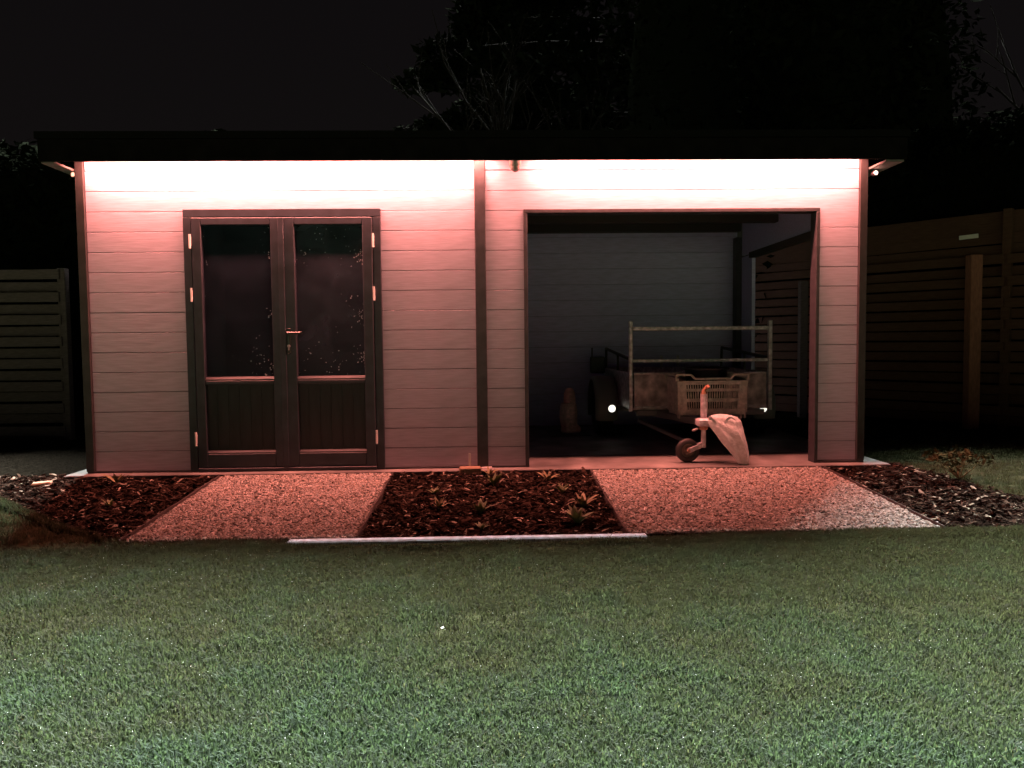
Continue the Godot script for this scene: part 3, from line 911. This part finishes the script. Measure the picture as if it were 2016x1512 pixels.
func trailer() -> void:
	var t := thing("utility_trailer", "galvanised box trailer parked in the open bay", "trailer", Vector3(1.965, 0.0, -1.2))
	var hw := 0.655
	# chassis
	var ch := begin()
	for sx in [-1.0, 1.0]:
		bar(ch, Vector3(sx * 0.5, 0.295, 0.02), Vector3(sx * 0.5, 0.295, -1.55), 0.05, 0.06, 0.005)
		bar(ch, Vector3(sx * 0.42, 0.285, -0.1), Vector3(-0.09 + sx * 0.04, 0.290, 1.12), 0.05, 0.055, 0.005)
	for z in [0.0, -0.8, -1.55]: bar(ch, Vector3(-0.6, 0.296, z), Vector3(0.6, 0.296, z), 0.045, 0.05, 0.004)
	bar(ch, Vector3(-0.70, 0.27, -0.83), Vector3(0.70, 0.27, -0.83), 0.05, 0.05, 0.005)
	bar(ch, Vector3(-0.57, 0.22, -0.05), Vector3(-0.28, 0.10, 0.62), 0.03, 0.03, 0.004)
	obj("chassis", ch, mat(lin(0.16, 0.155, 0.16), 0.5), t)
	part_box(t, "load_floor", Vector3(-hw, 0.325, -1.6), Vector3(hw, 0.343, -0.02), M.ply)
	# front board
	var fb := begin()
	bx(fb, Vector3(-hw + 0.032, 0.36, -0.012), Vector3(hw - 0.032, 0.655, 0.004), 0.003)
	obj("front_board", fb, M.ply, t)
	var fe := begin()
	bx(fe, Vector3(-hw + 0.03, 0.656, -0.016), Vector3(hw - 0.03, 0.672, 0.012), 0.003)
	bx(fe, Vector3(-hw + 0.03, 0.342, -0.016), Vector3(hw - 0.03, 0.359, 0.012), 0.003)
	obj("front_edge", fe, M.steel, t)
	for sx in [-1.0, 1.0]:
		part_box(t, "side_board", Vector3(sx * hw - 0.008, 0.342, -1.6), Vector3(sx * hw + 0.008, 0.672, -0.03), M.steel, 0.002)
		part_box(t, "front_post", Vector3(sx * hw - 0.017, 0.31, -0.022), Vector3(sx * hw + 0.017, 1.152, 0.016), M.steel, 0.004)
	part_box(t, "tail_board", Vector3(-hw, 0.342, -1.625), Vector3(hw, 0.672, -1.61), M.steel, 0.002)
	var r1 := begin()
	bx(r1, Vector3(-hw + 0.017, 1.063, -0.018), Vector3(hw - 0.017, 1.100, 0.012), 0.004)
	obj("front_rail", r1, M.steel, t)
	var r2 := begin()
	bx(r2, Vector3(-hw + 0.017, 0.768, -0.016), Vector3(hw - 0.017, 0.798, 0.010), 0.004)
	obj("front_rail", r2, M.steel, t)
	for sx in [-1.0, 1.0]:
		var sr := begin()
		tube(sr, Vector3(sx * hw, 0.80, -0.03), Vector3(sx * hw, 0.885, -1.5), 0.016, 0.016, 10)
		tube(sr, Vector3(sx * hw, 0.89, -1.5), Vector3(sx * hw, 0.67, -1.52), 0.014, 0.014, 10)
		tube(sr, Vector3(sx * hw, 0.835, -0.72), Vector3(sx * hw, 0.67, -0.72), 0.012, 0.012, 8)
		obj("side_rail", sr, M.black, t)
	for k in [-0.02, 0.17]:
		part_box(t, "rail_stay", Vector3(k, 0.672, -1.62), Vector3(k + 0.028, 0.80, -1.60), M.steel, 0.003)
	for sx in [-1.0, 1.0]:
		var w := begin()
		var c := Vector3(sx * 0.80, 0.285, -0.83)
		lathe(w, c, Vector3(1, 0, 0), [Vector2(0.17, -0.075), Vector2(0.225, -0.085), Vector2(0.265, -0.078), Vector2(0.283, -0.055), Vector2(0.287, 0.0), Vector2(0.283, 0.055), Vector2(0.265, 0.078), Vector2(0.225, 0.085), Vector2(0.17, 0.075), Vector2(0.17, -0.075)], 36)
		# tread blocks
		for i in 40:
			var a := TAU * i / 40
			for tx in [-0.045, 0.0, 0.045]:
				cbox(w, Transform3D(Basis(Vector3.RIGHT, a + tx * 2.0), c + Vector3(tx, 0, 0) + Basis(Vector3.RIGHT, a + tx * 2.0) * Vector3(0, 0.286, 0)), Vector3(0.017, 0.005, 0.015), 0.0)
		var wh := obj("wheel", w, M.black, t)
		var rm := begin()
		lathe(rm, c, Vector3(sx, 0, 0), [Vector2(0.171, -0.06), Vector2(0.165, 0.05), Vector2(0.14, 0.03), Vector2(0.06, 0.035), Vector2(0.04, 0.06), Vector2(0.0, 0.06)], 24)
		obj("rim", rm, M.steel, wh)
		# rounded mudguard: arc over the tyre
		var mg := begin()
		var r := 0.33
		for i in 14:
			var a := -0.35 + (PI + 0.70) * i / 14
			var b := -0.35 + (PI + 0.70) * (i + 1) / 14
			mg.set_smooth_group(1)
			var xs := [-0.115, -0.105, -0.06, 0.06, 0.105, 0.115]
			var dr := [-0.035, -0.008, 0.0, 0.0, -0.008, -0.035]
			for j in 5:
				var P := []
				for e in [[a, j], [b, j], [b, j + 1], [a, j + 1]]:
					var rr: float = r + dr[e[1]]
					P.append(c + Vector3(xs[e[1]], rr * sin(e[0]), rr * cos(e[0])))
				quad(mg, P[0], P[1], P[2], P[3])
		obj("mudguard", mg, mat(lin(0.13, 0.13, 0.135), 0.45), t)
		# white front reflector on the mudguard, its reflected glow put in as emission
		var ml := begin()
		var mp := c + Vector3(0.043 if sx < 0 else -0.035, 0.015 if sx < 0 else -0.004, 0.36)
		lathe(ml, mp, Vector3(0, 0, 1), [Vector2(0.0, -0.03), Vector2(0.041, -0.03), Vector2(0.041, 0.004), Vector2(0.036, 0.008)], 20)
		var mk := obj("glowing_reflector", ml, M.black, t)
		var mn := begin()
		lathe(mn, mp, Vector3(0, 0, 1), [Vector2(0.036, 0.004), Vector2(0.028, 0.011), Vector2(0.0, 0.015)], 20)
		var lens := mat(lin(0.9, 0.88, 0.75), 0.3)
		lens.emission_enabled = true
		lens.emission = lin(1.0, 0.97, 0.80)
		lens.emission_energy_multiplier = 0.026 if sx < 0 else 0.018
		obj("glowing_lens", mn, lens, mk)
	# light board clipped to the near side board
	var lbd := begin()
	bx(lbd, Vector3(-0.86, 0.62, -1.35), Vector3(-0.70, 0.80, -1.30), 0.01)
	tube(lbd, Vector3(-0.84, 0.80, -1.32), Vector3(-0.84, 0.90, -1.32), 0.008, 0.008, 6)
	obj("light_board", lbd, M.black, t)
	# coupling head
	var cp := begin()
	bx(cp, Vector3(-0.345, 0.295, 1.09), Vector3(-0.04, 0.355, 1.19), 0.012)
	tube(cp, Vector3(-0.11, 0.33, 1.16), Vector3(-0.11, 0.33, 1.25), 0.035, 0.045, 14)
	bar(cp, Vector3(-0.33, 0.275, 1.13), Vector3(-0.38, 0.262, 1.16), 0.02, 0.012, 0.002)
	obj("coupling", cp, M.steel, t)
	# jockey wheel
	var j := begin()
	tube(j, Vector3(-0.275, 0.30, 1.10), Vector3(-0.275, 0.545, 1.10), 0.026, 0.026, 16)
	tube(j, Vector3(-0.275, 0.30, 1.10), Vector3(-0.277, 0.12, 1.10), 0.019, 0.019, 14)
	bar(j, Vector3(-0.270, 0.145, 1.10), Vector3(-0.405, 0.098, 1.135), 0.012, 0.038, 0.003)
	bar(j, Vector3(-0.270, 0.145, 1.07), Vector3(-0.405, 0.098, 1.065), 0.012, 0.038, 0.003)
	var jw := obj("jockey_wheel", j, M.steel, t)
	var cl := begin()
	lathe(cl, Vector3(-0.275, 0.26, 1.10), Vector3.UP, [Vector2(0.027, 0), Vector2(0.034, 0.004), Vector2(0.034, 0.05), Vector2(0.027, 0.055)], 16)
	obj("clamp", cl, M.rust, jw)
	var hd := begin()
	tube(hd, Vector3(-0.275, 0.545, 1.10), Vector3(-0.275, 0.572, 1.10), 0.020, 0.017, 14)
	tube(hd, Vector3(-0.275, 0.572, 1.10), Vector3(-0.262, 0.590, 1.11), 0.013, 0.013, 10)
	tube(hd, Vector3(-0.264, 0.588, 1.10), Vector3(-0.250, 0.610, 1.13), 0.014, 0.014, 10)
	obj("crank_handle", hd, M.rust, jw)
	var ty := begin()
	lathe(ty, Vector3(-0.405, 0.098, 1.10), Vector3(0.12, 0, 1), [Vector2(0.056, -0.026), Vector2(0.078, -0.026), Vector2(0.094, -0.014), Vector2(0.096, 0.0), Vector2(0.094, 0.014), Vector2(0.078, 0.026), Vector2(0.056, 0.026)], 32)
	obj("tyre", ty, M.black, jw)
	var hb := begin()
	lathe(hb, Vector3(-0.405, 0.098, 1.10), Vector3(0.12, 0, 1), [Vector2(0.058, -0.02), Vector2(0.058, 0.018), Vector2(0.046, 0.010), Vector2(0.02, 0.012), Vector2(0.016, 0.028), Vector2(0.0, 0.028)], 24)
	obj("hub", hb, mat(lin(0.16, 0.12, 0.10), 0.5), jw)
	var nt := begin()
	tube(nt, Vector3(-0.405, 0.098, 1.06), Vector3(-0.403, 0.098, 1.148), 0.012, 0.012, 8)
	obj("axle_bolt", nt, M.rust, jw)

func bay_contents() -> void:
	# slotted plastic crate on the drawbar
	var z1 := -0.70
	var c := thing("plastic_crate", "beige slotted plastic crate standing on the trailer's drawbar", "crate", Vector3(1.935, 0.318, -0.90))
	var st := begin()
	var wt := 0.315
	var wb := 0.285
	var d := 0.20
	var h := 0.335
	# solid lower shell: floor, corners, rails; front and back share the slots
	bx(st, Vector3(-wb, 0.03, -d), Vector3(wb, 0.045, d - 0.02))
	for f in [[d, 1.0], [-d, -1.0]]:
		var zf: float = f[0]
		var lean := func(x: float, y: float) -> Vector3: return Vector3(x * lerpf(wb / wt, 1.0, y / h), y, zf - 0.015 * f[1] * (1.0 - y / h))
		for rail in [[0.0, 0.05], [0.115, 0.145], [0.205, 0.232], [0.265, 0.30]]:
			bar(st, lean.call(-wt + 0.005, (rail[0] + rail[1]) / 2), lean.call(wt - 0.005, (rail[0] + rail[1]) / 2), 0.012, rail[1] - rail[0], 0.002)
		var nb := 23
		for k in nb:
			var x := lerpf(-wt + 0.075, wt - 0.075, float(k) / (nb - 1))
			bar(st, lean.call(x, 0.03), lean.call(x, 0.275), 0.009, 0.009)
		for sx in [-1.0, 1.0]:
			bar(st, lean.call(sx * (wt - 0.035), 0.0), lean.call(sx * (wt - 0.035), 0.30), 0.016, 0.068, 0.003, Vector3.RIGHT)
	for sx in [-1.0, 1.0]:
		bar(st, Vector3(sx * wb, 0.0, -d), Vector3(sx * wb, 0.0, d), 0.012, 0.06)
		bar(st, Vector3(sx * (wt + wb) / 2, 0.17, -d), Vector3(sx * (wt + wb) / 2, 0.17, d), 0.010, 0.30)
		bx(st, Vector3(sx * wb * 0.85 - 0.02, -0.035, d - 0.06), Vector3(sx * wb * 0.85 + 0.02, 0.0, d - 0.02), 0.004)
	obj("body", st, M.plastic, c)
	# rim with a lowered middle
	var rim := begin()
	for zf in [d, -d]:
		for sx in [-1.0, 1.0]:
			bar(rim, Vector3(sx * 0.325, 0.352, zf), Vector3(sx * 0.185, 0.352, zf), 0.030, 0.018, 0.004)
			bar(rim, Vector3(sx * 0.187, 0.351, zf), Vector3(sx * 0.158, 0.318, zf), 0.029, 0.017, 0.004)
			bar(rim, Vector3(sx * 0.318, 0.30, zf - 0.004 * signf(zf)), Vector3(sx * 0.318, 0.345, zf - 0.004 * signf(zf)), 0.02, 0.02, 0.002)
		bar(rim, Vector3(-0.160, 0.318, zf), Vector3(0.160, 0.318, zf), 0.030, 0.017, 0.004)
	for sx in [-1.0, 1.0]: bar(rim, Vector3(sx * 0.322, 0.352, -d + 0.016), Vector3(sx * 0.322, 0.352, d - 0.016), 0.030, 0.0175, 0.004)
	obj("rim", rim, M.plastic, c)

	var tb := begin()
	lathe(tb, Vector3(1.935, 0.37, -0.91), Vector3.UP, [Vector2(0.0, 0.0), Vector2(0.16, 0.0), Vector2(0.185, 0.335), Vector2(0.198, 0.338), Vector2(0.20, 0.346), Vector2(0.194, 0.352), Vector2(0.184, 0.346), Vector2(0.16, 0.02), Vector2(0.0, 0.015)], 40)
	lathe(tb, Vector3(1.935, 0.37, -0.91), Vector3.UP, [Vector2(0.197, 0.340), Vector2(0.206, 0.342), Vector2(0.206, 0.354), Vector2(0.197, 0.357)], 40)
	tag(obj("plastic_tub", tb, M.black_gloss), "round black plastic tub sitting inside the slotted crate", "tub")

	# white bag pulled over the coupling
	var rings := []
	var prof := [[0.392, 1.800, 0.006, 0.006, 0.00], [0.390, 1.800, 0.030, 0.020, 0.00], [0.383, 1.806, 0.075, 0.042, 0.0], [0.368, 1.815, 0.112, 0.062, 0.004], [0.335, 1.828, 0.130, 0.078, 0.01], [0.29, 1.840, 0.126, 0.085, 0.02], [0.24, 1.862, 0.114, 0.085, 0.035], [0.19, 1.884, 0.102, 0.080, 0.045], [0.14, 1.908, 0.088, 0.072, 0.055], [0.09, 1.932, 0.070, 0.062, 0.065], [0.045, 1.950, 0.054, 0.050, 0.07], [0.012, 1.960, 0.044, 0.042, 0.07], [0.003, 1.962, 0.034, 0.03, 0.07]]
	var fine := []
	for k in prof.size() - 1:
		for u in 4:
			var row := []
			for e in 5: row.append(lerpf(prof[k][e], prof[k + 1][e], u / 4.0))
			fine.append(row)
	fine.append(prof[-1])
	for row in fine:
		var ring := []
		var ph: float = row[0]
		# cloth hangs in a few flat planes with creased ridges between them
		var ridge := 0.40 + 0.12 * smooth(0.34, 0.10, ph)
		var corners := [Vector2(-1.0, 0.05), Vector2(-0.5, 0.62), Vector2(-0.1, 0.72), Vector2(ridge, 1.0), Vector2(ridge + 0.25, 0.66), Vector2(1.0, 0.10), Vector2(0.7, -0.75), Vector2(-0.1, -0.95), Vector2(-0.8, -0.5)]
		for i in 72:
			var f := 9.0 * i / 72.0
			var a := int(f)
			var p: Vector2 = corners[a].lerp(corners[(a + 1) % 9], smoothstep(0.0, 1.0, f - a) * 0.5 + (f - a) * 0.5)
			var here := Vector3(row[1] + row[2] * p.x, ph, row[4] - 0.02 + row[3] * p.y)
			# creases fan out from the tie at the jockey tube
			var away := Vector2(here.x - 1.70, 0.375 - ph)
			var ang := atan2(away.y, away.x)
			here.z += 0.007 * smooth(0.03, 0.12, away.length()) * smooth(0.0, 0.05, ph) * (pow(absf(sin(ang * 7.5 + 0.5)), 0.7) * 1.4 - 0.9) * clampf(p.y * 2.0, -1.0, 1.0)
			here.x += 0.004 * noise2.get_noise_2d(ph * 30.0, i * 0.25) * smooth(0.01, 0.06, ph)
			ring.append(here)
		ring.reverse()
		rings.append(ring)
	var bg := begin()
	loft(bg, rings)
	# knotted neck at the jockey tube
	for k in 5:
		var a := TAU * k / 5
		tube(bg, Vector3(1.735, 0.352, 0.02), Vector3(1.700 + 0.014 * cos(a), 0.368 + 0.012 * sin(a), 0.03), 0.012, 0.003, 6)
	tag(obj("cloth_bag", bg, M.cloth), "white cloth bag tied over the trailer's coupling, touching the slab", "bag")

	# pink bundle at the back
	var bd := thing("pink_bag", "upright pink sack with a rolled top beside the trailer's wheel", "sack", Vector3(0.825, 0.012, -2.13))
	var body := []
	for row in [[0.0, 0.02, 0.090, 0.06], [0.02, 0.02, 0.104, 0.07], [0.06, 0.018, 0.098, 0.072], [0.085, 0.0, 0.084, 0.075], [0.15, -0.008, 0.090, 0.08], [0.22, -0.006, 0.090, 0.08], [0.29, -0.004, 0.082, 0.072], [0.312, -0.002, 0.074, 0.064], [0.316, -0.002, 0.060, 0.054]]:
		var ring := []
		for i in 40:
			var a := TAU * i / 40
			var q := 1.0 + 0.07 * sin(a * 7.0 + row[0] * 9.0) + 0.05 * noise2.get_noise_2d(a * 2.0, row[0] * 20.0)
			ring.append(Vector3(row[1] + row[2] * q * cos(a), row[0], row[3] * q * sin(a)))
		body.append(ring)
	var bs := begin()
	loft(bs, body)
	obj("sack", bs, M.pink, bd)
	var rl := []
	for row in [[0.30, 0.058], [0.34, 0.062], [0.42, 0.055], [0.455, 0.042], [0.472, 0.022]]:
		var ring := []
		for i in 28:
			var a := TAU * i / 28
			var q := 1.0 + 0.06 * sin(a * 4.0 + row[0] * 20.0)
			ring.append(Vector3(0.008 + row[1] * q * cos(a), row[0], row[1] * 0.8 * q * sin(a)))
		rl.append(ring)
	var rs := begin()
	loft(rs, rl)
	obj("rolled_top", rs, M.pink_deep, bd)
	var mt := begin()
	bx(mt, Vector3(0.60, 0.0065, -2.35), Vector3(1.03, 0.0125, -1.85), 0.002)
	tag(obj("rubber_mat", mt, M.black), "black rubber mat on the bay floor under the pink sack", "mat")

func path_bits() -> void:
	# pale kerb between the beds and the lawn
	var kb := begin()
	bx(kb, Vector3(-1.12, -0.26, 1.705), Vector3(0.86, -0.102, 1.768), 0.008)
	tag(obj("garden_kerb", kb, M.kerb), "white kerb strip between the planting bed and the lawn", "kerb")
	var i := 0
	for e in [[-2.042, "dark steel edging at the far side of the double door's path"], [-0.745, "dark steel edging between the double door's path and middle bed"], [0.755, "dark steel edging between middle bed and the bay's path"], [2.555, "dark steel edging at the bay path's outer bed"]]:
		var st := begin()
		var n := 10
		for k in n:
			var za := lerpf(0.118, 1.704, float(k) / n)
			var zb := lerpf(0.118, 1.704, float(k + 1) / n)
			var wob := 0.004 * sin(k * 1.7 + i)
			bar(st, Vector3(e[0] + wob, plane_y(za) - 0.02, za), Vector3(e[0] + 0.004 * sin((k + 1) * 1.7 + i), plane_y(zb) - 0.02, zb + 0.002), 0.005, 0.075)
		tag(obj("path_edging", st, M.edge_steel), e[1], "edging", "steel edging strips along the paths")
		i += 1
	# sandstone block on the slab edge, with bits of pipe
	var bl := begin()
	cbox(bl, Transform3D(Basis(Vector3.UP, 0.08), Vector3(-0.158, 0.0, 0.142)), Vector3(0.082, 0.030, 0.045), 0.008)
	tag(obj("stone_block", bl, M.stone), "rough tan stone block at the slab edge by the joint post", "block")
	var bp := begin()
	bx(bp, Vector3(-0.215, -0.07, 0.12), Vector3(-0.06, -0.028, 0.20), 0.005)
	tag(obj("grey_paver", bp, M.concrete), "grey paver under the tan stone block", "paver")
	var pg := begin()
	bx(pg, Vector3(-0.171, 0.031, 0.100), Vector3(-0.155, 0.128, 0.108), 0.002)
	tag(obj("white_peg", pg, M.white), "upright white peg standing on the tan stone block", "peg")
	var pp := begin()
	tube(pp, Vector3(-0.075, 0.012, 0.085), Vector3(0.005, 0.012, 0.07), 0.006, 0.006, 8)
	tag(obj("white_pipe", pp, M.white), "short white pipe lying on the slab by the joint post", "pipe")
	var bc := begin()
	var spots := [Vector3(-3.25, 0, 0.32)]
	cbox(bc, Transform3D(Basis.from_euler(Vector3(0.1, 0.25, 0.06)), Vector3(-3.25, plane_y(0.3) + 0.012, 0.32)), Vector3(0.065, 0.014, 0.03), 0.008)
	tag(obj("bark_chunk", bc, mat(lin(0.40, 0.28, 0.18), 0.8)), "large pale chunk of bark in the outermost bed", "bark")
	var pc := begin()
	cbox(pc, Transform3D(Basis.from_euler(Vector3(0.3, 0.5, 0.2)), Vector3(-0.20, lawn_y(-0.2, 2.95) + 0.035, 2.95)), Vector3(0.006, 0.0010, 0.0035), 0.0)
	tag(obj("paper_scrap", pc, M.white), "white paper scrap lying on the lawn", "scrap")

func spiky(called: String, label: String, at: Vector3, h: float, n: int, seed_: int, m: Material, grp: String) -> void:
	rng.seed = seed_
	var t := thing(called, label, "plant", at, 0.0, grp)
	var st := begin()
	for i in n:
		var a := rng.randf() * TAU
		var out := rng.randf_range(0.35, 1.1)
		var d := Vector3(cos(a), 0, sin(a))
		var ln := h * rng.randf_range(0.6, 1.15)
		var w := ln * rng.randf_range(0.09, 0.16)
		var side := Vector3(-d.z, 0, d.x)
		var prev := Vector3.ZERO
		var pw := w * 0.4
		st.set_smooth_group(1)
		for s in 5:
			var u := (s + 1) / 5.0
			var p := d * ln * out * u + Vector3(0, ln * (u - 0.45 * out * u * u), 0)
			var nw := w * (1.0 - pow(absf(u - 0.4) / 0.6, 1.6)) if u < 1.0 else 0.0
			nw = maxf(nw, 0.001)
			var lift := Vector3(0, 0.25 * nw, 0)
			quad(st, prev - side * pw + lift, p - side * nw + lift, p, prev)
			quad(st, prev, p, p + side * nw + lift, prev + side * pw + lift)
			prev = p
			pw = nw
	obj("leaves", st, m, t)
	var sm := begin()
	tube(sm, Vector3(0, -0.03, 0), Vector3(0, h * 0.2, 0), 0.006, 0.004, 6)
	obj("stem", sm, M.leaf, t)

func plants() -> void:
	var list := [
		[-0.386, 0.74, 0.085, 16, "spiky young plant near the door's path in the middle bed", 0],
		[-0.33, 1.12, 0.075, 12, "drooping young plant low on the middle bed's door side", 1],
		[-0.01, 0.20, 0.085, 9, "upright dry plant at the slab behind the middle bed", 1],
		[0.02, 0.52, 0.090, 14, "light green bushy plant at the middle bed's back centre", 0],
		[-0.065, 1.22, 0.095, 18, "broad green tuft at the centre of the middle bed", 0],
		[-0.06, 1.56, 0.07, 10, "small dark tuft at the middle bed's front by the kerb", 0],
		[0.41, 0.40, 0.080, 12, "pale plant near the slab on the bay side of the middle bed", 1],
		[0.48, 0.76, 0.085, 14, "grey green tuft halfway along the middle bed's bay side", 0],
		[0.58, 1.12, 0.085, 14, "dry leaning plant near the bay path's edging", 1],
		[0.50, 1.50, 0.115, 20, "largest spreading plant at the middle bed's front bay corner", 0],
		[-2.47, 0.93, 0.075, 9, "small green seedling alone in the outermost bed near the door", 0],
		[-2.72, 0.30, 0.10, 6, "thin sprig against the slab left of the double door", 1],
	]
	var i := 0
	for p in list:
		spiky("bed_plant", p[4], Vector3(p[0], plane_y(p[1]) - 0.005, p[1]), p[2] * (0.8 + 0.6 * fposmod(i * 0.618, 1.0)), p[3] + 4, 500 + i, [M.leaf, M.leaf_dry][p[5]], "young plants in the bark beds")
		i += 1
	rng.seed = 540
	var t := thing("low_shrub", "low leafy shrub in the bark bed at the shed's corner", "shrub", Vector3(3.36, plane_y(0.55), 0.55))
	var st := begin()
	var sm := begin()
	for k in 9:
		var e := Vector3(rng.randf_range(-0.2, 0.2), rng.randf_range(0.06, 0.19), rng.randf_range(-0.14, 0.14))
		tube(sm, Vector3.ZERO, e, 0.005, 0.002, 5)
		leaf_cloud(st, e, Vector3(0.07, 0.05, 0.07), 40, 0.02)
	obj("foliage", st, M.leaf_dark, t)
	obj("stem", sm, M.leaf_dry, t)

func grass() -> void:
	rng.seed = 900
	# tuft meshes of curved blades
	var meshes := []
	for v in 2:
		var st := begin()
		st.set_smooth_group(1)
		for b in 8:
			var a := rng.randf() * TAU
			var base := Vector3(rng.randfn(0, 0.011), 0, rng.randfn(0, 0.011))
			var d := Vector3(cos(a), 0, sin(a))
			var side := Vector3(-d.z, 0, d.x)
			var h := rng.randf_range(0.013, 0.033) * (1.35 if b == 0 else 1.0)
			var lean := rng.randf_range(0.1, 0.75)
			var w := rng.randf_range(0.0014, 0.0024)
			var p0 := base
			var p1 := base + d * h * lean * 0.35 + Vector3(0, h * 0.6, 0)
			var p2 := base + d * h * lean + Vector3(0, h * (1.0 - 0.25 * lean), 0)
			quad(st, p0 - side * w, p1 - side * w * 0.9, p1 + side * w * 0.9, p0 + side * w)
			tri(st, p1 - side * w * 0.9, p2, p1 + side * w * 0.9)
		st.generate_normals()
		meshes.append(st.commit())
	var W := [[], []]
	var C := [[], []]
	var put := func(x: float, z: float, scale_: float):
		var k := rng.randi() % 2
		var lush := 0.5 + 0.5 * noise.get_noise_2d(x * 70.0, z * 70.0) + 0.25 * noise.get_noise_2d(x * 260.0, z * 260.0) + 0.70 * smooth(2.3, 4.0, z) - 0.48 + 0.55 * smooth(-2.0, -2.9, x) * (1.0 - smooth(1.6, 2.3, z))
		var s := scale_ * rng.randf_range(0.75, 1.25) * (0.8 + 0.35 * clampf(lush, 0.0, 1.0))
		var bs := Basis.from_euler(Vector3(rng.randf_range(-0.25, 0.25), rng.randf() * TAU, rng.randf_range(-0.25, 0.25))).scaled_local(Vector3(s, s, s))
		W[k].append(Transform3D(bs, Vector3(x, lawn_y(x, z) - 0.003, z)))
		var c := Color(0.066, 0.063, 0.046).lerp(Color(0.066, 0.089, 0.068), clampf(lush, 0.0, 1.0))
		c = c * rng.randf_range(0.9, 1.1)
		if rng.randf() < 0.015: c = Color(0.11, 0.105, 0.075)
		C[k].append(Color(c.r, c.g, c.b))
	for i in 95000:
		var z := 1.822 + 3.1 * sqrt(rng.randf()) if rng.randf() < 0.5 else rng.randf_range(1.822, 4.6)
		var half := 0.70 * (5.94 - z) + 0.9
		var x := rng.randf_range(-half, half)
		put.call(x, z, 1.0)
	for i in 26000:
		var z := 1.80 + 0.9 * pow(rng.randf(), 1.4)
		put.call(rng.randf_range(-1, 1) * (0.70 * (5.94 - z) + 0.7), z, 0.78)
	for i in 26000:
		var x := rng.randf_range(-5.2, 6.4)
		var z := rng.randf_range(-2.6, 1.76)
		if in_beds(x, z) or (x < 3.13 and z < 0.2): continue
		put.call(x, z, 1.15)
	# ragged fringe hanging over the ends of the kerb and the beds
	for i in 9000:
		var x := rng.randf_range(-2.1, 3.4)
		var z := rng.randf_range(1.715, 1.83)
		if x > -1.12 and x < 0.86:
			z = 1.79 + 0.03 * rng.randf()
			var u := minf(x + 1.12, 0.86 - x)
			if u < 0.35: z -= 0.085 * rng.randf() * (1.0 - u / 0.35)
			elif absf(x - 0.03) < 0.13: z -= 0.07 * rng.randf()
			elif rng.randf() < 0.35 + 0.4 * sin(x * 7.0): continue
		put.call(x, z, 1.1)
	for i in 2600:
		var z := rng.randf_range(0.0, 1.72)
		put.call(bed_left(z) - rng.randf() * 0.05, z, 1.1)
	var mm0 := scatter("lawn_grass", meshes[0], M.grass, W[0], C[0])
	tag(mm0, "short damp lawn grass, greener towards the viewer", "grass", "", "stuff")
	var mm1 := scatter("lawn_grass", meshes[1], M.grass, W[1], C[1])
	tag(mm1, "paler blades mixed through the lawn", "grass", "", "stuff")
	var sp := SphereMesh.new()
	sp.radius = 1; sp.height = 2; sp.radial_segments = 6; sp.rings = 3
	var where := []
	var cols := []
	for i in 1500:
		var z := rng.randf_range(1.8, 4.4)
		var x := rng.randf_range(-1, 1) * (0.70 * (5.94 - z) + 0.4)
		var r := rng.randf_range(0.0006, 0.0014)
		where.append(Transform3D(Basis().scaled(Vector3(r, r, r)), Vector3(x, lawn_y(x, z) + rng.randf_range(0.02, 0.038), z)))
		cols.append(Color(0.9, 0.9, 0.9))
	tag(scatter("dew_drops", sp, M.drop, where, cols), "glinting dew on the lawn", "dew", "", "stuff")
